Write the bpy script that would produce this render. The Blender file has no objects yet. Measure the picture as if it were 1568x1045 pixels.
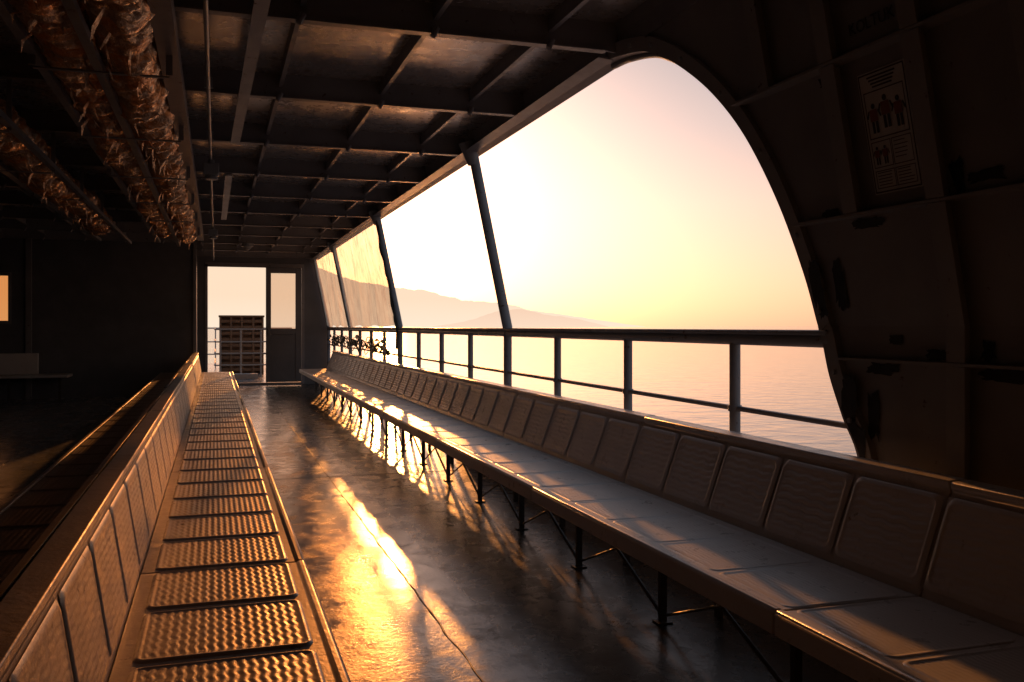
import bpy, math, random
import numpy as np
from mathutils import Vector, Matrix, noise
random.seed(7)
scene = bpy.context.scene
R = math.radians
SUN_AZ, SUN_EL = 10.2, 7.8

# ------------------------------------------------------------------ helpers
class MB:
    def __init__(s): s.v=[]; s.f=[]
    def add(s, vs, fs):
        o=len(s.v); s.v+= [tuple(p) for p in vs]; s.f += [tuple(i+o for i in f) for f in fs]
    def box(s,x0,x1,y0,y1,z0,z1):
        s.add([(x0,y0,z0),(x1,y0,z0),(x1,y1,z0),(x0,y1,z0),(x0,y0,z1),(x1,y0,z1),(x1,y1,z1),(x0,y1,z1)],
              [(0,3,2,1),(4,5,6,7),(0,1,5,4),(1,2,6,5),(2,3,7,6),(3,0,4,7)])
    def prism(s, prof, y0, y1):
        n=len(prof)
        vs=[(p[0],y0,p[1]) for p in prof]+[(p[0],y1,p[1]) for p in prof]
        fs=[(i,(i+1)%n,n+(i+1)%n,n+i) for i in range(n)]
        fs+=[tuple(range(n))[::-1], tuple(range(n,2*n))]
        s.add(vs,fs)
    def tube(s,a,b,r,n=12,r2=None,cap=True):
        a=Vector(a);b=Vector(b);d=(b-a)
        if d.length<1e-6: return
        d.normalize()
        u=d.orthogonal().normalized(); w=d.cross(u)
        r2=r if r2 is None else r2
        vs=[];
        for P,rr in ((a,r),(b,r2)):
            for i in range(n):
                t=2*math.pi*i/n
                vs.append(P+u*math.cos(t)*rr+w*math.sin(t)*rr)
        fs=[(i,(i+1)%n,n+(i+1)%n,n+i) for i in range(n)]
        if cap: fs+=[tuple(range(n))[::-1],tuple(range(n,2*n))]
        s.add(vs,fs)
    def path(s,pts,r,n=8):
        pts=[Vector(p) for p in pts]
        vs=[];fs=[]
        up=Vector((0.13,0.21,0.97))
        for i,p in enumerate(pts):
            d=(pts[min(i+1,len(pts)-1)]-pts[max(i-1,0)]).normalized()
            u=d.cross(up).normalized(); w=d.cross(u)
            rr=r(i) if callable(r) else r
            for k in range(n):
                t=2*math.pi*k/n
                vs.append(p+u*math.cos(t)*rr+w*math.sin(t)*rr)
        for i in range(len(pts)-1):
            for k in range(n):
                a=i*n+k;b=i*n+(k+1)%n
                fs.append((a,b,b+n,a+n))
        s.add(vs,fs)
    def obj(s,name,mat,parent=None,bevel=0,smooth=False,seg=2):
        me=bpy.data.meshes.new(name); me.from_pydata(s.v,[],s.f); me.update()
        ob=bpy.data.objects.new(name,me); scene.collection.objects.link(ob)
        if mat: me.materials.append(mat)
        if parent: ob.parent=parent
        if bevel:
            m=ob.modifiers.new('bev','BEVEL'); m.width=bevel; m.segments=seg; m.limit_method='ANGLE'; m.angle_limit=R(35)
        if smooth:
            for p in me.polygons: p.use_smooth=True
            if smooth!='all':
                try: me.set_sharp_from_angle(angle=R(38))
                except Exception: pass
        return ob
def empty(name,loc=(0,0,0)):
    e=bpy.data.objects.new(name,None); e.empty_display_size=.2; scene.collection.objects.link(e); e.location=loc; return e
def group(name): return empty(name)

# ------------------------------------------------------------------ materials
def newmat(name):
    m=bpy.data.materials.new(name); m.use_nodes=True
    nt=m.node_tree; nt.nodes.clear()
    out=nt.nodes.new('ShaderNodeOutputMaterial')
    return m,nt,out
def N(nt,t): return nt.nodes.new(t)
def coords(nt,scale=(1,1,1),kind='world'):
    if kind=='world':
        g=nt.nodes.new('ShaderNodeNewGeometry'); o=g.outputs['Position']
    else:
        g=nt.nodes.new('ShaderNodeTexCoord'); o=g.outputs['Object']
    m=nt.nodes.new('ShaderNodeMapping'); m.inputs['Scale'].default_value=scale
    nt.links.new(o,m.inputs['Vector']); return m.outputs['Vector']
def noi(nt,vec,scale,detail=4,rough=.6,dist=0):
    n=nt.nodes.new('ShaderNodeTexNoise'); n.inputs['Scale'].default_value=scale
    n.inputs['Detail'].default_value=detail; n.inputs['Roughness'].default_value=rough; n.inputs['Distortion'].default_value=dist
    nt.links.new(vec,n.inputs['Vector']); return n.outputs['Fac']
def ramp(nt,fac,stops):
    r=nt.nodes.new('ShaderNodeValToRGB'); e=r.color_ramp.elements
    while len(e)<len(stops): e.new(.5)
    for i,(p,c) in enumerate(stops):
        e[i].position=p
        e[i].color=(c,c,c,1) if isinstance(c,(int,float)) else (*c,1)
    nt.links.new(fac,r.inputs['Fac']); return r.outputs['Color']
def mixc(nt,fac,a,b,mode='MIX'):
    m=nt.nodes.new('ShaderNodeMix'); m.data_type='RGBA'; m.blend_type=mode
    for i,v in ((0,fac),(6,a),(7,b)):
        s=m.inputs[i]
        if hasattr(v,'is_linked'): nt.links.new(v,s)
        elif i==0: s.default_value=float(v)
        elif isinstance(v,(int,float)): s.default_value=(v,v,v,1)
        else: s.default_value=(*v,1)
    return m.outputs[2]
def paint(name,c1,c2,rough=(.3,.55),rust=.0,rustcol=(.09,.035,.015),scale=2.5,stretch=(1,1,1),bump=.15,bscale=30,metal=0,spec=.5,coat=0,kind='world'):
    m,nt,out=newmat(name); L=nt.links
    b=nt.nodes.new('ShaderNodeBsdfPrincipled')
    v=coords(nt,stretch,kind)
    n1=noi(nt,v,scale,3,.6); n2=noi(nt,v,scale*6,5,.7)
    col=mixc(nt,ramp(nt,n1,[(.3,0.),(.7,1.)]),c1,c2)
    if rust>0:
        th=.72-rust*.25
        rm=ramp(nt,n2,[(th,0.),(th+.05,1.)])
        col=mixc(nt,rm,col,rustcol)
    L.new(col,b.inputs['Base Color'])
    rr=ramp(nt,n2,[(.3,rough[0]),(.7,rough[1])]); L.new(rr,b.inputs['Roughness'])
    b.inputs['Metallic'].default_value=metal; b.inputs['Specular IOR Level'].default_value=spec
    b.inputs['Coat Weight'].default_value=coat
    bp=nt.nodes.new('ShaderNodeBump'); bp.inputs['Strength'].default_value=bump; bp.inputs['Distance'].default_value=.01
    n3=noi(nt,v,bscale,3,.6); L.new(n3,bp.inputs['Height']); L.new(bp.outputs[0],b.inputs['Normal'])
    L.new(b.outputs[0],out.inputs[0]); return m

M_wall=paint('hull_paint',(.25,.255,.26),(.33,.335,.34),(.45,.65),rust=.2,rustcol=(.12,.08,.06),bump=.25,bscale=8)
M_wallrib=paint('rib_paint',(.28,.285,.29),(.36,.36,.36),(.45,.65),rust=.3,rustcol=(.09,.06,.05),bump=.2,bscale=25)
M_blot=paint('black_primer',(.012,.013,.013),(.02,.022,.02),(.5,.7))
M_bulk=paint('bulkhead_paint',(.13,.14,.155),(.18,.19,.205),(.35,.55),rust=.1,bump=.15,bscale=5)
M_ceil=paint('ceiling_plate_metal',(.56,.54,.52),(.72,.70,.67),(.18,.38),rust=.25,rustcol=(.34,.23,.16),scale=1.1,bump=.5,bscale=2.5,spec=.7,metal=.6)
M_beam=paint('beam_paint',(.21,.215,.23),(.29,.295,.31),(.3,.5),rust=.35,bump=.15,bscale=20)
M_steel=paint('rail_paint',(.26,.30,.34),(.36,.39,.42),(.3,.5),rust=.35,rustcol=(.1,.05,.03),bump=.2,bscale=40)
M_dark=paint('dark_iron',(.06,.055,.05),(.11,.10,.09),(.35,.6),rust=.5)
M_seam=paint('weld_bead',(.05,.045,.04),(.10,.09,.08),(.45,.65),rust=.6)
M_cord=paint('tarred_cord',(.03,.027,.025),(.05,.045,.04),(.5,.7))
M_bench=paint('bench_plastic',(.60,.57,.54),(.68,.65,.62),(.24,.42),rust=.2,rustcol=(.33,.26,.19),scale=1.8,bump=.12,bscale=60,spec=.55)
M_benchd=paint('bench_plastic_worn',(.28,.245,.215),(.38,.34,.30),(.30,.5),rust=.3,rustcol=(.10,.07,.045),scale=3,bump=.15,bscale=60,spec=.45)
M_white=paint('white_paint',(.5,.48,.45),(.62,.6,.57),(.35,.5),rust=.2)
M_crate=paint('crate_paint',(.25,.15,.09),(.32,.21,.13),(.4,.6))

def floor_mat():
    m,nt,out=newmat('deck_paint'); L=nt.links
    b=nt.nodes.new('ShaderNodeBsdfPrincipled')
    v=coords(nt,(1,1,1)); vs=coords(nt,(2.2,.5,1)); vw=coords(nt,(2.4,.9,1))
    big=noi(nt,vs,1.6,5,.65,.3); med=noi(nt,v,5,6,.75,.4); fine=noi(nt,v,45,4,.7); wet=noi(nt,vw,1.3,7,.7,.3)
    col=mixc(nt,ramp(nt,big,[(.35,0.),(.65,1.)]),(.16,.17,.18),(.30,.31,.32))
    col=mixc(nt,ramp(nt,med,[(.58,0.),(.62,.85)]),col,(.05,.042,.036))
    col=mixc(nt,ramp(nt,fine,[(.58,0.),(.75,.5)]),col,(.07,.06,.055))
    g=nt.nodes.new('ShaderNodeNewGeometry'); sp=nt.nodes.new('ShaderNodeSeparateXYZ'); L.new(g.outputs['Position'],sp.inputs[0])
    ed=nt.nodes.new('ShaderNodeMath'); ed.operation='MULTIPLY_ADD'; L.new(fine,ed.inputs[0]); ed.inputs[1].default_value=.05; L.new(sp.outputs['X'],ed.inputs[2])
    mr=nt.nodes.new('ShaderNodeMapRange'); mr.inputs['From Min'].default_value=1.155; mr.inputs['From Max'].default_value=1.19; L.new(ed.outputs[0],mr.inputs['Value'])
    dk=mixc(nt,ramp(nt,med,[(.4,0.),(.65,1.)]),(.03,.023,.017),(.065,.05,.035))  # dark strip on the bench side: shade painted into the deck colour
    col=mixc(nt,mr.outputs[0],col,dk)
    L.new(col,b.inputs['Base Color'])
    r_a=ramp(nt,wet,[(.38,.08),(.62,.32)]); r_b=ramp(nt,med,[(.38,.08),(.66,.46)])
    rr=mixc(nt,.5,r_a,r_b)
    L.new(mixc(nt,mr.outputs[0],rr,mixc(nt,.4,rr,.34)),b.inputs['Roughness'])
    L.new(ramp(nt,med,[(.45,.40),(.66,.16)]),b.inputs['Specular IOR Level'])
    bp=nt.nodes.new('ShaderNodeBump'); bp.inputs['Strength'].default_value=.28; bp.inputs['Distance'].default_value=.012
    h=mixc(nt,.35,noi(nt,v,6,5,.65),fine); L.new(h,bp.inputs['Height']); L.new(bp.outputs[0],b.inputs['Normal'])
    L.new(b.outputs[0],out.inputs[0]); return m
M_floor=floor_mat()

def tarp_mat():
    m,nt,out=newmat('clear_plastic_sheet'); L=nt.links
    v=coords(nt,(1,1,.35)); n=noi(nt,v,5,5,.7,1.2)
    tr=N(nt,'ShaderNodeBsdfTransparent'); tr.inputs[0].default_value=(1,.84,.66,1)
    tl=N(nt,'ShaderNodeBsdfTranslucent'); tl.inputs[0].default_value=(.97,.84,.66,1)
    gl=N(nt,'ShaderNodeBsdfGlossy'); gl.inputs['Roughness'].default_value=.25; gl.inputs[0].default_value=(.8,.75,.7,1)
    bp=nt.nodes.new('ShaderNodeBump'); bp.inputs['Strength'].default_value=.6; bp.inputs['Distance'].default_value=.03; L.new(n,bp.inputs['Height'])
    L.new(bp.outputs[0],gl.inputs['Normal'])
    m1=N(nt,'ShaderNodeMixShader'); m1.inputs[0].default_value=.1; L.new(tl.outputs[0],m1.inputs[1]); L.new(gl.outputs[0],m1.inputs[2])
    m2=N(nt,'ShaderNodeMixShader'); L.new(ramp(nt,n,[(.35,.45),(.7,.85)]),m2.inputs[0]); L.new(tr.outputs[0],m2.inputs[1]); L.new(m1.outputs[0],m2.inputs[2])
    L.new(m2.outputs[0],out.inputs[0]); return m
M_tarp=tarp_mat()
def film_mat(name,ca,cb,cc):
    m,nt,out=newmat(name); L=nt.links
    b=nt.nodes.new('ShaderNodeBsdfPrincipled'); v=coords(nt,(1,1,1))
    a=noi(nt,v,5,3,.6,.8); c=noi(nt,v,22,4,.7,1.5)
    col=mixc(nt,ramp(nt,a,[(.42,0.),(.52,1.)]),ca,cb)
    col=mixc(nt,ramp(nt,c,[(.55,0.),(.63,.8)]),col,cc)
    L.new(col,b.inputs['Base Color']); b.inputs['Roughness'].default_value=.22; b.inputs['Metallic'].default_value=.45
    bp=nt.nodes.new('ShaderNodeBump'); bp.inputs['Strength'].default_value=.8; bp.inputs['Distance'].default_value=.02; L.new(c,bp.inputs['Height'])
    L.new(bp.outputs[0],b.inputs['Normal']); b.inputs['Specular IOR Level'].default_value=1.0
    L.new(b.outputs[0],out.inputs[0]); return m
M_jacket=film_mat('wrapped_life_jacket',(.95,.38,.10),(.60,.36,.20),(.95,.74,.50))
M_crump=film_mat('crumpled_plastic',(.04,.026,.018),(.08,.055,.035),(.3,.2,.13))

# ------------------------------------------------------------------ world / light
w=bpy.data.worlds.new('World'); scene.world=w; w.use_nodes=True
nt=w.node_tree; nt.nodes.clear()
wo=nt.nodes.new('ShaderNodeOutputWorld')
sky=nt.nodes.new('ShaderNodeTexSky'); sky.sky_type='NISHITA'; sky.sun_disc=False
sky.sun_elevation=R(SUN_EL); sky.sun_rotation=R(SUN_AZ); sky.dust_density=2; sky.air_density=1; sky.ozone_density=1; sky.altitude=0
S=Vector((math.sin(R(SUN_AZ))*math.cos(R(SUN_EL)),math.cos(R(SUN_AZ))*math.cos(R(SUN_EL)),math.sin(R(SUN_EL))))
bg=nt.nodes.new('ShaderNodeBackground'); nt.links.new(mixc(nt,1.,sky.outputs[0],(.92,.66,.80),'MULTIPLY'),bg.inputs[0]); bg.inputs[1].default_value=.05
tc=nt.nodes.new('ShaderNodeTexCoord'); sx=nt.nodes.new('ShaderNodeSeparateXYZ'); nt.links.new(tc.outputs['Generated'],sx.inputs[0])
veil=ramp(nt,sx.outputs['Z'],[(0,(.70,.43,.31)),(.05,(.68,.44,.33)),(.13,(.54,.42,.35)),(.21,(.28,.31,.31)),(.29,(.12,.22,.25)),(.50,(.32,.38,.44)),(1,(.25,.32,.40))])
dot=nt.nodes.new('ShaderNodeVectorMath'); dot.operation='DOT_PRODUCT'; nt.links.new(tc.outputs['Generated'],dot.inputs[0]); dot.inputs[1].default_value=S
def mth(op,a,b):
    n=nt.nodes.new('ShaderNodeMath'); n.operation=op
    for i,x in enumerate((a,b)):
        if hasattr(x,'is_linked'): nt.links.new(x,n.inputs[i])
        else: n.inputs[i].default_value=x
    return n.outputs[0]
dc=mth('MAXIMUM',dot.outputs['Value'],0.)
side=mth('ADD',mth('MULTIPLY',mth('POWER',dc,1.5),.55),.45)
bg2=nt.nodes.new('ShaderNodeBackground'); nt.links.new(mixc(nt,1.,veil,side,'MULTIPLY'),bg2.inputs[0]); bg2.inputs[1].default_value=1
bg3=nt.nodes.new('ShaderNodeBackground'); bg3.inputs[0].default_value=(1,.68,.46,1)
nt.links.new(mth('ADD',mth('MULTIPLY',mth('POWER',dc,25.),.15),mth('MULTIPLY',mth('POWER',dc,160.),1.0)),bg3.inputs[1])
a1=nt.nodes.new('ShaderNodeAddShader'); a2=nt.nodes.new('ShaderNodeAddShader')
nt.links.new(bg.outputs[0],a1.inputs[0]); nt.links.new(bg2.outputs[0],a1.inputs[1]); nt.links.new(a1.outputs[0],a2.inputs[0]); nt.links.new(bg3.outputs[0],a2.inputs[1])
nt.links.new(a2.outputs[0],wo.inputs[0])
sl=bpy.data.lights.new('sun','SUN'); sl.energy=3.6; sl.angle=R(.7); sl.color=(1,.35,.08)
so=bpy.data.objects.new('sun',sl); so.rotation_euler=S.to_track_quat('Z','Y').to_euler(); so.location=(5,30,12); scene.collection.objects.link(so)

# ------------------------------------------------------------------ camera
cam=bpy.data.cameras.new('camera'); cam.lens=32.14; cam.sensor_width=36; cam.shift_y=-.01435; cam.clip_start=.05; cam.clip_end=120000
co=bpy.data.objects.new('camera',cam); co.location=(0,0,1.3); co.rotation_euler=(R(90),0,R(-17.97)); scene.collection.objects.link(co); scene.camera=co

# ------------------------------------------------------------------ sea, hills
def sea():
    m,nt,out=newmat('sea_water'); L=nt.links
    b=nt.nodes.new('ShaderNodeBsdfPrincipled'); b.inputs['Base Color'].default_value=(.22,.19,.18,1)
    b.inputs['Roughness'].default_value=.1; b.inputs['IOR'].default_value=1.33
    v=coords(nt,(.5,.5,1)); v2=coords(nt,(.06,.06,1))
    n=mixc(nt,.5,noi(nt,v,1.2,3,.5,.5),noi(nt,v2,1,4,.55,.5))
    bp=nt.nodes.new('ShaderNodeBump'); bp.inputs['Strength'].default_value=.26; bp.inputs['Distance'].default_value=.5; L.new(n,bp.inputs['Height']); L.new(bp.outputs[0],b.inputs['Normal'])
    L.new(b.outputs[0],out.inputs[0])
    k=MB(); s=60000; k.add([(-s,-s,-4),(s,-s,-4),(s,s,-4),(-s,s,-4)],[(0,1,2,3)])
    k.obj('sea',m)
sea()
def hill(name,dist,prof,col,hz,seed,depth=2500):
    az=np.array([p[0] for p in prof]); el=np.array([p[1] for p in prof])
    n=420; A=np.linspace(az[0],az[-1],n); E=np.interp(A,az,el)
    k=MB(); vs=[];fs=[]; rows=14
    for i,(a,e) in enumerate(zip(A,E)):
        nz=noise.fractal(Vector((a*1.3,seed,0)),.9,2.1,7)*.14+noise.noise(Vector((a*9,seed,3)))*.02
        H=max(dist*math.tan(R(e))*(1+nz*.35)+dist*math.tan(R(.12))*nz*min(1,e*2),0)+5
        for j in range(rows):
            f=j/(rows-1)
            prof_h=math.sin(f*math.pi/2)**1.1
            d=dist+depth*f
            z=H*prof_h*(d/dist)*(1+.06*noise.noise(Vector((a*3,f*5,seed))) *(1-f))-6
            vs.append((d*math.sin(R(a)),d*math.cos(R(a)),z))
    for i in range(n-1):
        for j in range(rows-1):
            a=i*rows+j; fs.append((a,a+rows,a+rows+1,a+1))
    k.add(vs,fs)
    m,nt,out=newmat(name+'_mat'); L=nt.links
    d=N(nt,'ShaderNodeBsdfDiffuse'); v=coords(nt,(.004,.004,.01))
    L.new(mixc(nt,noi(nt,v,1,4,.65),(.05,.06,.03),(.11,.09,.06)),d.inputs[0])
    e=N(nt,'ShaderNodeEmission'); e.inputs[1].default_value=1  # aerial haze put into the hills as their own glow, paler at the foot
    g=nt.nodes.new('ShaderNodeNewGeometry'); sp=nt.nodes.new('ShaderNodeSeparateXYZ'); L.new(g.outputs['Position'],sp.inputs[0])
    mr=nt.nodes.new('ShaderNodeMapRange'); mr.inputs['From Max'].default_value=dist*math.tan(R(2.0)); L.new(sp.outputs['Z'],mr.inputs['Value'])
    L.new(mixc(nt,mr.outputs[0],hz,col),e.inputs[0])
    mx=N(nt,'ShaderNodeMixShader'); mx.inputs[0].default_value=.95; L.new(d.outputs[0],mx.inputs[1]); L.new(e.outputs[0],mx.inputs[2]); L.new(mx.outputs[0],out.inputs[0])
    k.obj(name,m,smooth='all')
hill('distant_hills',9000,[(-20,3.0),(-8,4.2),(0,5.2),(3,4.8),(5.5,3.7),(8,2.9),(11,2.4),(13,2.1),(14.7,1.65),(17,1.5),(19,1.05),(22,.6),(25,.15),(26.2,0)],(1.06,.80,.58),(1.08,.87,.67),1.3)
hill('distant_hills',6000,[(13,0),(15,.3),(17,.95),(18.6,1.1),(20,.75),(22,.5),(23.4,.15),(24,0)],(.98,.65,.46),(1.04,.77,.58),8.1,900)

# ------------------------------------------------------------------ hull geometry
X0=2.42; RAILZ=1.3; LEAN=.197
def xw(z,off=0): return (X0 if z<RAILZ else X0-LEAN*(z-RAILZ))-off
Y_AFT=-4.0; Y_DOOR=21.0; Y_BULK=18.2; XL=-6.0
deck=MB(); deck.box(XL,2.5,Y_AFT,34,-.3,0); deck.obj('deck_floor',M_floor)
k=MB()
for xx in (.93,-1.9,-3.6):
    pts=[(xx+.012*noise.noise(Vector((0,i*.21,xx)))+.003*noise.noise(Vector((0,i*1.7,xx))),Y_AFT+i*.05,-.002) for i in range(int(24.9/.05))]
    k.path(pts,lambda i:.0055+.004*noise.noise(Vector((i*.4,0,0))),6)
for yy in (8.0,14.9):
    k.path([(XL+i*.05,yy+.003*noise.noise(Vector((i*.2,yy,0))),-.001) for i in range(int(8.2/.05))],.003,6)
k.obj('deck_weld_seam',M_seam,smooth='all')

arch=[(2.90,0.0),(2.93,.4),(2.978,.763),(3.075,.933),(3.16,1.10),(3.207,1.246),(3.232,1.3),(3.27,1.52),(3.367,1.832),(3.524,2.138),(3.722,2.371),(3.963,2.559),(4.19,2.685),(4.353,2.74),(4.618,2.786),(4.80,2.80)]
def catmull(P,n=6):
    out=[]
    for i in range(len(P)-1):
        p0=P[max(i-1,0)];p1=P[i];p2=P[i+1];p3=P[min(i+2,len(P)-1)]
        for j in range(n):
            t=j/n
            out.append(tuple(.5*((2*p1[q])+(-p0[q]+p2[q])*t+(2*p0[q]-5*p1[q]+4*p2[q]-p3[q])*t*t+(-p0[q]+3*p1[q]-3*p2[q]+p3[q])*t**3) for q in (0,1)))
    out.append(P[-1]); return out
AR=catmull(arch)
hull=group('ferry_hull_side')
k=MB(); vs=[];fs=[]
for (y,z) in AR: vs+=[(xw(z),Y_AFT,z),(xw(z),y,z),(xw(z)+.09,y,z),(xw(z)+.09,Y_AFT,z)]
for i in range(len(AR)-1):
    a=4*i;b=a+4
    fs+=[(a,a+1,b+1,b),(a+1,a+2,b+2,b+1),(a+2,a+3,b+3,b+2)]
k.add(vs,fs)
k.prism([(xw(2.8),2.8),(xw(2.8)+.09,2.8),(xw(2.98)+.09,2.98),(xw(2.98),2.98)],Y_AFT,Y_DOOR)
k.box(X0,X0+.06,2.9,34,-.3,.09)
k.box(X0+.005,X0+.05,2.92,9.4,.091,.48)  # unseen low plate added behind the near bench to keep the deck there dark
k.obj('plating',M_wall,hull)
def nrm(z): 
    return Vector((-1,0,-LEAN)).normalized() if z>RAILZ else Vector((-1,0,0))
k=MB(); kb=MB(); W=.075; vs=[];fs=[]
for i,(y,z) in enumerate(AR):
    p=AR[max(i-1,0)];q=AR[min(i+1,len(AR)-1)]
    t=Vector((q[0]-p[0],q[1]-p[1])).normalized(); nn=Vector((-t[1],t[0]))
    y2,z2=y+nn[0]*W,min(z+nn[1]*W,2.93)
    for (a,b,o) in ((y+.004,z,.0),(y+.004,z,.028),(y2,z2,.028),(y2,z2,.0)):
        vs.append((xw(b)-o,a,b))
    if i%7==3 and i>12:
        c=Vector((xw((z+z2)/2)-.028,(y+y2)/2,(z+z2)/2)); kb.tube(c,c+nrm(z)*.012,.011,8)
n=len(AR)
for i in range(n-1):
    a=4*i;b=a+4
    fs+=[(a,b,b+1,a+1),(a+1,b+1,b+2,a+2),(a+2,b+2,b+3,a+3)]
k.add(vs,fs); k.obj('arch_flange',M_wallrib,hull,smooth=True)
kb.obj('bolts',M_steel,hull,smooth=True)
k=MB(); k.path([(xw(z)+.05,y+.006,z-.004 if z>2.6 else z) for (y,z) in AR],.022,8); k.obj('arch_coaming',M_beam,hull,smooth='all')
k=MB()
def arch_y(z):
    return float(np.interp(z,[p[1] for p in AR],[p[0] for p in AR]))
for z in (1.17,1.72,2.28):
    ye=arch_y(z)-.08
    x=xw(z); k.prism([(x+.01,z-.005),(x-.06,z-.005),(x-.06,z+.005),(x+.01,z+.005)],Y_AFT,ye)
segs=[(0,1.162),(1.178,1.712),(1.728,2.272),(2.288,2.98)]
for y in (3.30,2.89,2.46,2.03,1.6,1.1,.6,.1,-.5,-1.1):
    for (z0,z1) in segs:
        if y>3.2 and z0<2.2: continue
        if y>2.8 and z0<1.7: continue
        for za,zb in (((z0,1.3),(1.3,z1)) if z0<1.3<z1 else ((z0,z1),)):
            xa,xb=xw(za),xw(zb)
            for (d0,d1,y0,y1) in ((-.01,.05,y-.005,y+.005),(.05,.058,y-.04,y+.04)):
                k.add([(xa-d0,y0,za),(xa-d1,y0,za),(xa-d1,y1,za),(xa-d0,y1,za),(xb-d0,y0,zb),(xb-d1,y0,zb),(xb-d1,y1,zb),(xb-d0,y1,zb)],
                      [(0,3,2,1),(4,5,6,7),(0,1,5,4),(1,2,6,5),(2,3,7,6),(3,0,4,7)])
k.obj('frames',M_wallrib,hull)
k=MB()
def blob(yc,zc,wy,hz,seed,off=.003):
    n=48; vs=[];
    for i in range(n):
        t=2*math.pi*i/n; r=1+.5*noise.noise(Vector((math.cos(t)*2.2,math.sin(t)*2.2,seed)))+.25*noise.noise(Vector((math.cos(t)*9,math.sin(t)*9,seed)))
        cx=abs(math.cos(t))**.5*math.copysign(1,math.cos(t)); cz=abs(math.sin(t))**.5*math.copysign(1,math.sin(t))
        z=zc+cz*hz*r; y=yc+cx*wy*r; vs.append((xw(z,off),min(y,arch_y(z)-(.012 if off>.02 else .09)),z))
    k.add(vs,[tuple(range(n))])
for i,a in enumerate([(3.20,1.47,.035,.1),(3.18,1.40,.03,.07),(3.04,.97,.04,.12),(2.98,.84,.04,.07),(2.80,1.25,.035,.015),(2.88,1.14,.09,.02),(3.06,1.75,.05,.015),(2.86,1.69,.08,.02),(2.40,1.8,.025,.05),(2.3,1.78,.07,.02),(2.6,1.2,.05,.018),(2.3,1.14,.1,.02),(2.95,2.24,.05,.02),(3.08,1.46,.035,.09),(2.92,.95,.035,.09),(2.37,1.22,.03,.03)]):
    blob(*a,seed=i*3.3,off=(.0295 if i<4 else .0035)+.0003*i)
k.obj('primer_patches',M_blot,hull)

# railing
rail=group('ship_railing')
sp=.5*X0; ys=[X0*1.621+sp*i*1.008 for i in range(-1,15)]
k=MB(); k.tube((X0,3.17,1.24),(X0,Y_DOOR-.05,1.24),.03,16); k.tube((X0,3.05,.9),(X0,Y_DOOR-.05,.9),.013,10); k.tube((X0,2.95,.5),(X0,Y_DOOR-.05,.5),.013,10)
for i,y in enumerate(ys):
    if y>Y_DOOR-.2 or i==0: continue
    k.tube((X0,y,.09),(X0,y,1.22),.027,14)
    k.tube((X0,y,.886),(X0,y,.914),.034,14)
k.obj('rails_and_stanchions',M_steel,rail,smooth=True)
k=MB(); k.box(X0-.04,X0+.045,3.18,Y_DOOR-.05,1.262,1.285); k.obj('cap_rail',M_steel,rail,bevel=.008)
for i,y in enumerate([ys[4],ys[8],ys[12],20.8]):
    k=MB(); p0=(X0,y,1.28); p1=(xw(2.78)-.02,y,2.78)
    k.tube(p0,p1,.043,18); 
    k.tube((X0,y,.09),(X0,y,1.3),.036,16)
    k.tube(Vector(p1)-Vector((0,0,.09)),Vector(p1)+Vector((-.05,0,.1)),.045,16,.08)
    k.obj('roof_support_pole' ,M_steel,None,smooth=True)

# ------------------------------------------------------------------ ceiling
roof=group('ferry_roof')
k=MB(); k.box(XL,2.15,Y_AFT,Y_DOOR+3.5,2.965,3.05); k.obj('ceiling_plate',M_ceil,roof)
BY=[4.61+1.6*i for i in range(-5,11)]
k=MB()
for y in BY:
    if y>20.8: break
    k.box(XL,2.03,y-.005,y+.005,2.815,2.966)
    k.box(XL,2.035,y-.03,y+.03,2.803,2.814)
    k.add([(2.03,y-.006,2.966),(2.03,y-.006,2.81),(2.12,y-.006,2.80),(2.12,y-.006,2.966),(2.03,y+.006,2.966),(2.03,y+.006,2.81),(2.12,y+.006,2.80),(2.12,y+.006,2.966)],
          [(0,1,2,3),(7,6,5,4),(1,5,6,2)])
k.obj('cross_beams',M_beam,roof)
k=MB()
xs=[-5.4,-4.75,-4.1,-3.45,-2.8,-2.15,-1.5,-.88,-.25,.40,1.07,1.70]
for j in range(len(BY)-1):
    for x in xs:
        y0,y1=BY[j]+.006,BY[j+1]-.006
        k.box(x-.004,x+.004,y0,y1,2.885,2.966); k.box(x-.004,x+.022,y0,y1,2.878,2.885)
        k.tube((x+.01,y0-.045,2.83),(x-.015,y0-.05,2.78),.016,8)
k.obj('stringers',M_beam,roof,smooth=True)
k=MB()
k.prism([(2.03,2.80),(2.12,2.79),(2.125,2.80),(2.04,2.812)],4.7,Y_DOOR)
k.prism([(2.112,2.80),(2.125,2.80),(2.12,2.966),(2.10,2.966)],Y_AFT,Y_DOOR)
k.obj('edge_girder',M_beam,roof)
k=MB()
for (a,b) in (((.22,3.2,2.79),(.15,7.79,2.79)),((.125,9.4,2.79),(.11,13.3,2.79))):
    wv=.035
    k.add([(a[0]-wv,a[1],a[2]),(a[0]+wv,a[1],a[2]),(b[0]+wv,b[1],b[2]),(b[0]-wv,b[1],b[2]),(a[0]-wv,a[1],a[2]-.01),(a[0]+wv,a[1],a[2]-.01),(b[0]+wv,b[1],b[2]-.01),(b[0]-wv,b[1],b[2]-.01)],
      [(0,1,2,3),(7,6,5,4),(0,4,5,1),(1,5,6,2),(2,6,7,3),(3,7,4,0)])
k.obj('flat_bar',M_steel,roof)
cond=group('ceiling_conduit')
k=MB(); k.tube((-.045,Y_AFT,2.74),(-.035,20.9,2.74),.012,10)
for y in [1,2.6,4.2,5.8,7.4,9,10.6,12.2,13.8,15.4]: k.box(-.065,-.015,y-.012,y+.012,2.735,2.80)
k.obj('pipe',M_steel,cond,smooth=True)
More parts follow.
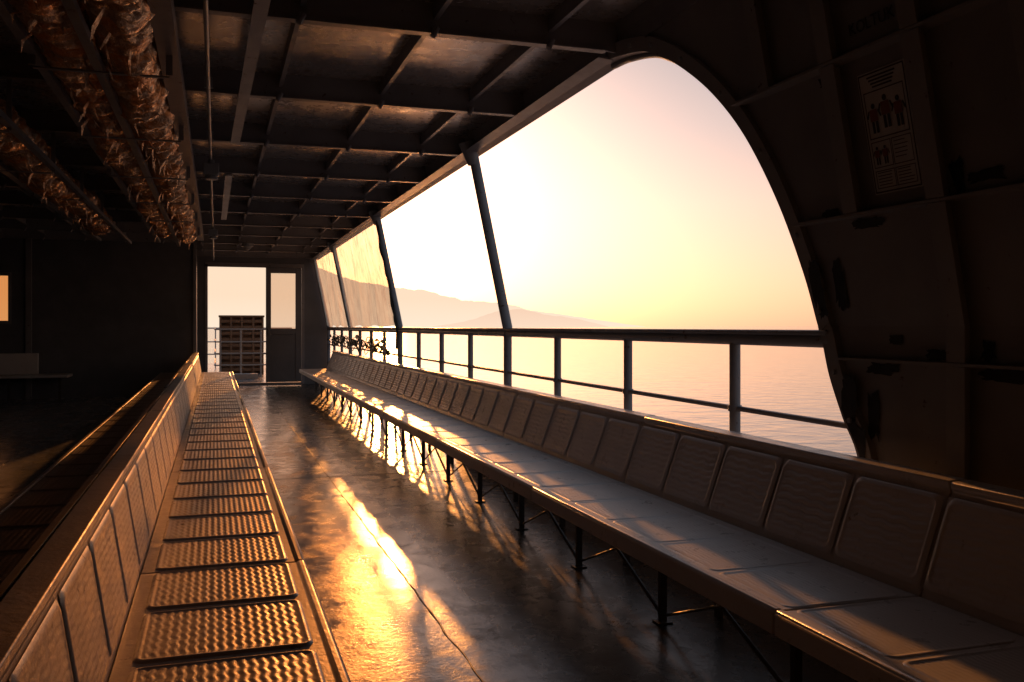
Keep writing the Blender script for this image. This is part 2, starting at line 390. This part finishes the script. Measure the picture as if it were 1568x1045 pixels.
for y in (8.3,13.9):
    k=MB(); k.box(-.1,.03,y-.06,y+.06,2.60,2.70); k.tube((-.035,y,2.60),(-.035,y,2.565),.05,14,.06); k.tube((-.035,y,2.7),(-.035,y,2.735),.03,12)
    k.obj('junction_box',M_steel,cond,bevel=.008,smooth=True)
k=MB(); k.tube((.55,17.2,2.80),(.55,17.2,2.74),.09,18,.11); k.tube((.55,17.2,2.74),(.55,17.2,2.68),.08,18,.03); k.obj('ceiling_lamp',M_steel,None,smooth=True)

# ------------------------------------------------------------------ overhead racks and life-jacket bundles
rack=group('overhead_rack')
k=MB()
for x,w2,z in ((-.215,.045,2.60),(-.52,.02,2.50),(-.80,.02,2.55),(-1.2,.02,2.52),(-1.62,.03,2.55)):
    y1=14.6
    k.box(x-w2,x+w2,Y_AFT,y1,z-.004,z+.004); k.box(x+w2-.006,x+w2,Y_AFT,y1,z+.004,z+.09 if w2>.04 else z+.035)
for y in BY[:11]:
    for x in (-.21,-.52,-.80,-1.2,-1.62): k.box(x-.015,x+.015,y+.05,y+.06,2.5,2.966)
    k.box(-.80,-.21,y+.062,y+.09,2.49,2.498); k.box(-1.62,-1.2,y+.062,y+.09,2.49,2.498)
k.obj('rack_frame',M_beam,rack)
def bundle(xc,zc,rx,rz,y0,y1,seed):
    L=y1-y0; n=int(L/.014); m=44; vs=[];fs=[]
    for i in range(n):
        y=y0+L*i/(n-1)
        ph=((y+seed)%.34)/.34; d=min(ph,1-ph)*.34
        pin=1-.35*math.exp(-(d/.03)**2)
        endf=min(1,(i+2)/8,(n+1-i)/8)
        sag=.03*math.sin(y*1.7+seed)+.03*noise.noise(Vector((y*1.1,seed,2)))
        for q in range(m):
            t=2*math.pi*q/m; c,s_=math.cos(t),math.sin(t)
            P=Vector((c*.9,s_*.9,y*4.5+seed)); P2=Vector((c*1.6,s_*1.6,y*16+seed))
            r=1+.34*noise.noise(P)+.24*(1-2*abs(noise.noise(P*2.3)))*.6+.22*(1-2*abs(noise.noise(P2)))*.6+.08*noise.noise(P*11)
            r*=pin*endf
            vs.append((xc+c*rx*r+sag*.5,y,zc+s_*rz*r-max(0,-s_)*.02+sag*.6))
    for i in range(n-1):
        for q in range(m):
            a=i*m+q;b=i*m+(q+1)%m; fs.append((a,b,b+m,a+m))
    fs.append(tuple(range(m))[::-1]); fs.append(tuple(range((n-1)*m,n*m)))
    k=MB(); k.add(vs,fs)
    g=group('life_jacket_bundle'); k.obj('wrapped_jackets',M_jacket,g,smooth='all')
    k=MB()
    random.seed(int(seed*10))
    for j in range(int(L*14)):
        y=random.uniform(y0,y1); a=random.uniform(-2.9,-.2)
        p=Vector((xc+math.cos(a)*rx*1.0,y,zc+math.sin(a)*rz*1.0)); ww=random.uniform(.006,.022)
        ln=random.uniform(.05,.14); dx=random.uniform(-.05,.05); dy=random.uniform(-.06,.06)
        q=p+Vector((dx,dy,-ln*.6)); r_=q+Vector((dx*.6+.02,-dy,-ln*.4))
        k.add([p+Vector((0,-ww,0)),p+Vector((0,ww,0)),q+Vector((.01,ww,0)),q+Vector((0,-ww,0)),r_+Vector((0,ww*.4,0)),r_+Vector((0,-ww*.4,0))],[(0,1,2,3),(3,2,4,5)])
    k.obj('straps',M_jacket,g)
bundle(-.39,2.64,.115,.105,-2,14.2,1.3)
bundle(-.66,2.66,.12,.10,-2,13.6,4.7)
bundle(-1.40,2.63,.14,.10,-2,12.9,8.1)

# ------------------------------------------------------------------ benches
def pad_mesh(name,L,Wd,rc=.035,H=.006,amp=.0017,pitch=.031,step=.0055,mat=None,margin=.028,ridge=0,lat=.0025,wl=.085):
    nx=int(L/step);ny=int(Wd/step)
    u=np.linspace(-L/2,L/2,nx); v=np.linspace(-Wd/2,Wd/2,ny)
    U,V=np.meshgrid(u,v,indexing='ij')
    qx=np.abs(U)-(L/2-rc); qy=np.abs(V)-(Wd/2-rc)
    sd=-(np.hypot(np.maximum(qx,0),np.maximum(qy,0))+np.minimum(np.maximum(qx,qy),0)-rc)
    def ss(a,b,x):
        t=np.clip((x-a)/(b-a),0,1); return t*t*(3-2*t)
    Z=H*ss(0,.012,sd)-.003*(1-ss(-.001,.004,sd))
    if ridge: Z+= ridge*np.exp(-((sd-.018)/.006)**2)
    else: Z-= .0025*ss(.014,.024,sd)
    wv=np.sin(2*np.pi*(V+lat*np.sin(2*np.pi*U/wl+V*9))/pitch)
    Z+= amp*wv*ss(margin-.008,margin+.006,sd)
    vs=np.stack([U,V,Z],-1).reshape(-1,3)
    idx=np.arange(nx*ny).reshape(nx,ny)
    f=np.stack([idx[:-1,:-1],idx[1:,:-1],idx[1:,1:],idx[:-1,1:]],-1).reshape(-1,4)
    me=bpy.data.meshes.new(name); me.from_pydata(vs.tolist(),[],f.tolist()); me.update()
    me.polygons.foreach_set('use_smooth',[True]*len(me.polygons)); me.materials.append(mat); return me
def place(me,name,parent,origin,ax,ay,az):
    ob=bpy.data.objects.new(name,me); scene.collection.objects.link(ob)
    M=Matrix.Identity(4)
    for i,a in enumerate((ax,ay,az)):
        for j in range(3): M[j][i]=a[j]
    for j in range(3): M[j][3]=origin[j]
    ob.matrix_world=M; ob.parent=parent; return ob

def bench(xf,xj,xt,zt,ystart,yend,mod,mat,seatpad,backpad,npad,legx,topw,facing,dy=0):
    g=group('passenger_bench')
    s=1 if xf>xj else -1
    ZS=.45
    ks=MB(); kk=MB(); 
    y=ystart; up=Vector((xt-xj,0,zt-ZS)); H=up.length; upn=up.normalized()
    nrmv=Vector((s*upn.z,0,-s*upn.x))
    while y<yend-.1:
        y1=min(y+mod,yend); a,b=y+.004,y1-.004
        jz=random.uniform(-.003,.003)
        ks.prism([(xj,ZS),(xf-s*.035,ZS),(xf-s*.028,ZS+.006),(xf-s*.01,ZS+.006),(xf,ZS-.006),(xf,ZS-.07),(xf-s*.012,ZS-.07),(xf-s*.02,ZS-.025),(xj,ZS-.025)],a,b)
        t=.03; b0=Vector((xj,0,ZS-.02)); b1=Vector((xt,0,zt+jz))
        n2=nrmv*-t
        ks.prism([(b0.x,b0.z),(b1.x-0,b1.z-.03),(b1.x+s*.008,b1.z-.02),(b1.x+s*.006,b1.z),(b1.x-s*topw,b1.z+.004),(b1.x-s*topw,b1.z-.03),(b1.x+n2.x-s*.004,b1.z-.035),(b0.x+n2.x,b0.z)],a,b)
        pl=(y1-y)/npad if y1-y>mod*.9 else mod/npad
        for i in range(int(round((y1-y)/pl))):
            yc=y+pl*(i+.5)
            if yc+pl/2>yend+.02: break
            sx=xj+(xf-xj)*.485
            place(seatpad,'seat_panel',g,(sx,yc,ZS+.001),(0,1,0) ,(-1,0,0),(0,0,1))
            c=Vector((xj,yc,ZS))+upn*(H*.47)+nrmv*.0012
            place(backpad,'back_panel',g,c,(0,s,0),tuple(upn),tuple(nrmv))
        y=y1
    ks.obj('shell',mat,g,bevel=.004,smooth=True)
    y=ystart+.1
    while y<yend:
        lx=legx; bx=xj-s*.02
        kk.box(min(lx,lx+.03),max(lx,lx+.03),y-.013,y+.013,0,.42)
        kk.box(min(bx,bx+.03),max(bx,bx+.03),y-.013,y+.013,0,.42)
        kk.box(min(lx,bx),max(lx,bx),y-.015,y+.015,.395,.424)
        kk.box(lx-.02,lx+.05,y-.03,y+.03,.001,.008)
        if y+.97<yend:
            kk.tube((lx+.016,y,.03),(lx+.016,y+.97,.40),.009,8); kk.tube((lx+.016,y,.40),(lx+.016,y+.97,.03),.006,8)
        kk.tube((lx+.016,y,.2),(bx+.016,y,.36),.008,8)
        y+=.97
    kk.box(legx,legx+.035,ystart,yend,.405,.4255)
    kk.obj('legs_and_braces',M_dark,g)
    return g
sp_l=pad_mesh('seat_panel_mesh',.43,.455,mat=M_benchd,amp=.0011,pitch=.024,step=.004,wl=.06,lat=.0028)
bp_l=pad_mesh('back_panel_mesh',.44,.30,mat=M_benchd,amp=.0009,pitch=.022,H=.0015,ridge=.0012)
sp_r=pad_mesh('seat_panel_mesh_b',.425,.43,mat=M_bench,amp=.0008,pitch=.018,H=.0018,step=.0045)
bp_r=pad_mesh('back_panel_mesh_b',.425,.30,rc=.045,mat=M_bench,amp=.0022,pitch=.029,H=.0012,ridge=.0030,margin=.034,step=.0045,wl=.10,lat=.004)
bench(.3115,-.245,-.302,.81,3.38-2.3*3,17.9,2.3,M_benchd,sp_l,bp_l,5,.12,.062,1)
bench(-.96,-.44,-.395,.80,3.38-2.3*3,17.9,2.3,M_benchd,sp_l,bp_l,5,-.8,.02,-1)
bench(1.58,2.11,2.24,.805,2.35-2.2*3,18.6,2.2,M_bench,sp_r,bp_r,5,1.85,.07,-1)

# ------------------------------------------------------------------ bulkheads and door
bulk=group('cabin_bulkhead')
k=MB()
k.box(-3.5,-.37,Y_BULK,Y_BULK+.06,0,2.965)
k.box(XL,-4.05,Y_BULK,Y_BULK+.06,0,2.965); k.box(-4.05,-3.5,Y_BULK,Y_BULK+.06,0,1.4); k.box(-4.05,-3.5,Y_BULK,Y_BULK+.06,2.2,2.965)
k.box(-.43,-.37,Y_BULK+.06,Y_DOOR,0,2.965)
k.obj('bulkhead_plates',M_bulk,bulk)
k=MB()
for (a,b,c,d) in ((-4.1,-3.45,2.2,2.26),(-4.1,-3.45,1.34,1.4)): k.box(a,b,Y_BULK-.03,Y_BULK-.002,c,d)
k.box(-3.5,-3.45,Y_BULK-.03,Y_BULK-.002,1.4,2.2)
k.box(-3.22,-3.12,Y_BULK-.05,Y_BULK-.002,0,2.9); k.box(-.40,-.34,Y_BULK-.05,Y_BULK-.003,0,2.96)
k.obj('frames',M_beam,bulk,bevel=.006)
mg,ntg,og=newmat('amber_glass'); gb=N(ntg,'ShaderNodeBsdfTransparent'); gb.inputs[0].default_value=(.70,.36,.15,1); ntg.links.new(gb.outputs[0],og.inputs[0])
k=MB(); k.add([(-4.05,Y_BULK+.02,1.4),(-3.5,Y_BULK+.02,1.4),(-3.5,Y_BULK+.02,2.2),(-4.05,Y_BULK+.02,2.2)],[(0,1,2,3)]); k.obj('window_pane',mg,bulk)

dw=group('door_bulkhead')
k=MB()
k.box(-.37,-.20,Y_DOOR,Y_DOOR+.07,0,2.965)
k.box(-.20,1.86,Y_DOOR,Y_DOOR+.07,2.66,2.965)
k.box(1.86,2.08,Y_DOOR,Y_DOOR+.07,0,2.965)
k.add([(2.08,Y_DOOR,0),(2.42,Y_DOOR,0),(2.42,Y_DOOR,1.3),(2.12,Y_DOOR,2.8),(2.08,Y_DOOR,2.965),(2.08,Y_DOOR+.07,0),(2.42,Y_DOOR+.07,0),(2.42,Y_DOOR+.07,1.3),(2.12,Y_DOOR+.07,2.8),(2.08,Y_DOOR+.07,2.965)],
      [(0,1,2,3,4),(9,8,7,6,5),(1,6,7,2),(2,7,8,3)])
k.obj('plates',M_bulk,dw)
k=MB(); 
k.box(-.22,-.16,Y_DOOR-.03,Y_DOOR+.1,0,2.66); k.box(-.22,1.9,Y_DOOR-.03,Y_DOOR-.002,2.60,2.70); k.box(1.84,1.9,Y_DOOR-.03,Y_DOOR+.1,0,2.60)
k.box(-.16,1.84,Y_DOOR-.02,Y_DOOR+.1,.001,.05)
k.obj('frame',M_beam,dw,bevel=.006)
door=group('sliding_door')
k=MB(); yd=Y_DOOR-.10
k.box(1.06,1.17,yd,yd+.05,.06,2.6); k.box(1.70,1.83,yd,yd+.05,.06,2.6); k.box(1.17,1.70,yd,yd+.05,2.48,2.6); k.box(1.17,1.70,yd,yd+.05,1.12,1.25)
k.box(1.17,1.70,yd+.01,yd+.04,.06,1.12)
k.box(1.10,1.14,yd-.05,yd,1.1,1.25)
k.obj('leaf',M_bulk,door,bevel=.006)
mgl,ntg,og=newmat('door_glass'); tr=N(ntg,'ShaderNodeBsdfTransparent'); tr.inputs[0].default_value=(.8,.76,.70,1); dg=N(ntg,'ShaderNodeBsdfTranslucent'); dg.inputs[0].default_value=(.6,.5,.4,1)
mx=N(ntg,'ShaderNodeMixShader'); mx.inputs[0].default_value=.2; ntg.links.new(tr.outputs[0],mx.inputs[1]); ntg.links.new(dg.outputs[0],mx.inputs[2]); ntg.links.new(mx.outputs[0],og.inputs[0])
k=MB(); k.add([(1.17,yd+.02,1.25),(1.70,yd+.02,1.25),(1.70,yd+.02,2.48),(1.17,yd+.02,2.48)],[(0,1,2,3)]); k.obj('glass',mgl,door)
k=MB(); k.box(XL-.08,XL,Y_AFT,Y_DOOR,0,3.05); k.box(XL,2.5,Y_AFT-.08,Y_AFT,0,3.05); k.obj('port_side_wall',M_bulk)
g=group('wall_bench'); k=MB()
k.box(XL+.1,-2.45,Y_BULK-.62,Y_BULK-.05,.40,.45); k.box(XL+.1,-3.0,Y_BULK-.14,Y_BULK-.052,.452,.82)
k.obj('seat_and_back',M_bench,g,bevel=.012)
k=MB()
for x in (-5.5,-4.4,-3.4,-2.6): k.box(x-.02,x+.02,Y_BULK-.5,Y_BULK-.46,0,.40)
k.obj('legs',M_dark,g)

g=group('slatted_crate'); k=MB(); y=26
x0,x1,z1=.10,1.26,1.55
for x in (x0,x0+.28,x0+.56,x0+.86,x1-.05): k.box(x,x+.05,y-.03,y,0,z1)
for i in range(9): k.box(x0+.002,x1-.002,y+.001,y+.02,.08+i*.165,.16+i*.165)
k.box(x0-.02,x1+.02,y-.04,y+.8,z1,z1+.05); k.box(x0,x0+.05,y+.021,y+.78,0,z1); k.box(x1-.05,x1,y+.021,y+.78,0,z1); k.box(x0+.05,x1-.05,y+.4,y+.42,0,z1)
k.obj('frame_and_slats',M_crate,g,bevel=.004)
g=group('ship_railing'); k=MB(); y=24.6
for z in (1.22,.9,.6,.3):
    k.tube((.12,y,z-.0),(2.4,y,z),.018,10); k.path([(.12-.14*math.sin(t),y+.14-.14*math.cos(t),z) for t in [i*math.pi/16 for i in range(9)]]+[(-.02,30,z)],.018,8)
for x in (.12,.62,1.12,1.62,2.12): k.tube((x,y,0),(x,y,1.22),.02,10)
for z in (1.24,.8,.4): k.tube((XL,31,z),(2.4,31,z),.02,8)
for i in range(9): k.tube((XL+i,31,0),(XL+i,31,1.24),.02,8)
k.box(-.2,1.0,23.5,23.9,.001,.12)
k.obj('white_rails',M_white,g,smooth=True)

# ------------------------------------------------------------------ plastic sheets
def tarp(y0,y1,z0,z1,seed):
    n=90;m=60; vs=[];fs=[]
    for i in range(n):
        fy=i/(n-1); y=y0+(y1-y0)*fy
        for j in range(m):
            fz=j/(m-1)
            bot=z0+.05*abs(math.sin(fy*math.pi*3+seed))
            z=bot+(z1-bot)*fz
            d=.03*noise.noise(Vector((y*1.6,z*1.2,seed)))+.015*noise.noise(Vector((y*6+z*2,z*1.5,seed)))+.02*math.sin(fy*math.pi*6)*(1-fz)
            vs.append((xw(z)-.03+d,y,z))
    for i in range(n-1):
        for j in range(m-1):
            a=i*m+j; fs.append((a,a+m,a+m+1,a+1))
    k=MB(); k.add(vs,fs); k.obj('plastic_curtain',M_tarp,None,smooth='all')
tarp(ys[8]+.06,ys[12]-.06,1.27,2.79,1.0)
tarp(ys[12]+.06,20.9,1.27,2.79,5.0)
k=MB(); random.seed(21)
for s_ in range(8):
    pts=[]; y0=random.uniform(12.6,14.5); y1=random.uniform(17.5,20.7); n=170; zb=random.uniform(.92,1.08)
    for i in range(n):
        f=i/(n-1); y=y0+(y1-y0)*f
        pts.append((X0-.05+.03*noise.noise(Vector((y*2.3,s_*5,1))),y+.06*noise.noise(Vector((y*5,s_,9))),zb+.11*noise.noise(Vector((y*1.6,s_*3.1,4)))+.05*math.sin(y*6.5+s_)))
    k.path(pts,random.choice((.006,.008,.011)),5)
g=group('netting_tangle'); k.obj('cords',M_cord,g,smooth='all')
k=MB()
for s_ in range(34):
    y=random.uniform(13.0,20.6); z=random.uniform(.9,1.12); a=random.uniform(.08,.25); b=random.uniform(.02,.055)
    n=7
    vs=[];fs=[]
    for i in range(n):
        for j in range(4):
            f=i/(n-1)-.5; h=j/3-.5
            vs.append((X0-.05+.03*noise.noise(Vector((f*5,h*4,s_)))+.015*math.sin(i*2.3),y+f*a*2,z+h*b*2*(1-abs(f))+.05*noise.noise(Vector((f*4,s_,2)))))
    for i in range(n-1):
        for j in range(3): fs.append((i*4+j,i*4+4+j,i*4+5+j,i*4+1+j))
    k.add(vs,fs)
k.obj('film_scraps',M_crump,g,smooth='all')
k=MB(); y=ys[8]
for s_ in range(2):
    pts=[]
    for i in range(160):
        f=i/159; z=2.74-f*1.75; rr=.035*noise.noise(Vector((f*7,s_*3,0))); r2=.05*noise.noise(Vector((f*6,s_*3,5)))
        pts.append((xw(z)-.055+rr,y-.04+r2,z))
    k.path(pts,.011 if s_ else .016,6)
k.obj('hanging_cord',M_cord,None,smooth='all')

# ------------------------------------------------------------------ safety poster + stencilled text
M_paper=paint('poster_paper',(.62,.61,.58),(.68,.67,.64),(.35,.5),scale=6,bump=.02)
M_ink=paint('poster_ink',(.04,.04,.04),(.05,.05,.05),(.5,.6))
M_red=paint('poster_red',(.26,.09,.06),(.30,.10,.07),(.5,.6))
yc,zc=2.675,2.0
ya=Vector((-LEAN,0,1)).normalized(); za=Vector((-1,0,-LEAN)).normalized()
Mp=Matrix(((0,ya.x,za.x,xw(zc)+za.x*.006),(-1,ya.y,za.y,yc),(0,ya.z,za.z,zc+za.z*.006),(0,0,0,1)))
P=group('safety_poster'); P.matrix_world=Mp
def flat(name,rects,mat,z):
    k=MB()
    for r in rects:
        if isinstance(r,tuple): x0,x1,y0,y1=r; k.add([(x0,y0,z),(x1,y0,z),(x1,y1,z),(x0,y1,z)],[(0,1,2,3)])
        else: 
            k.add([(a,b,z) for a,b in r],[tuple(range(len(r)))])
    ob=k.obj(name,mat); ob.parent=P; return ob
flat('paper',[(-.12,.12,-.22,.22)],M_paper,0)
def frame(x0,x1,y0,y1,t): return [(x0,x1,y0,y0+t),(x0,x1,y1-t,y1),(x0,x0+t,y0+t,y1-t),(x1-t,x1,y0+t,y1-t)]
rects=frame(-.115,.115,-.215,.215,.005)+frame(-.1,.1,-.02,.15,.004)+frame(-.1,-.002,-.125,-.03,.003)+frame(.002,.1,-.125,-.03,.003)+frame(-.1,-.002,-.2,-.135,.003)+frame(.002,.1,-.2,-.135,.003)
for y in (.16,.172,.184,.196): rects.append((-.05-(y-.16)*.6,.05+(y-.16)*.6,y,y+.006))
for j in range(5):
    for x0,x1 in ((-.09,-.015),(.012,.09)): rects.append((x0,x1-random.random()*.02,-.145-j*.011,-.142-j*.011))
for j in range(5): rects.append((.012,.085-random.random()*.02,-.045-j*.014,-.042-j*.014))
def disc(cx,cy,r): return [(cx+r*math.cos(2*math.pi*i/14),cy+r*math.sin(2*math.pi*i/14)) for i in range(14)]
reds=[]
for cx,cy,s in ((-.062,.055,1),(0,.07,1.1),(.062,.058,1),(-.075,-.08,.62),(-.035,-.08,.62)):
    rects.append(disc(cx,cy+.042*s,.010*s))
    reds.append([(cx-.018*s,cy+.03*s),(cx-.02*s,cy-.012*s),(cx+.02*s,cy-.012*s),(cx+.018*s,cy+.03*s)])
    rects+= [[(cx-.03*s,cy+.0*s),(cx-.02*s,cy+.026*s),(cx-.026*s,cy+.028*s),(cx-.037*s,cy+.002*s)][::-1],[(cx+.03*s,cy+.0*s),(cx+.037*s,cy+.002*s),(cx+.026*s,cy+.028*s),(cx+.02*s,cy+.026*s)],
             (cx-.016*s,cx-.003*s,cy-.055*s,cy-.0125*s),(cx+.003*s,cx+.016*s,cy-.055*s,cy-.0125*s)]
flat('print',rects,M_ink,.0015); flat('jackets',reds,M_red,.003)
def text(s,size,y,z):
    c=bpy.data.curves.new('stencil','FONT'); c.body=s; c.size=size; c.extrude=.0006
    o=bpy.data.objects.new('stencilled_sign',c); scene.collection.objects.link(o); c.materials.append(M_ink)
    o.matrix_world=Matrix(((0,ya.x,za.x,xw(z)+za.x*.006),(-1,0,0,y),(0,ya.z,za.z,z+za.z*.006),(0,0,0,1)))
text('KOLTUK',.060,2.80,2.36)

scene.view_settings.view_transform='Standard'; scene.view_settings.look='None'; scene.view_settings.exposure=0
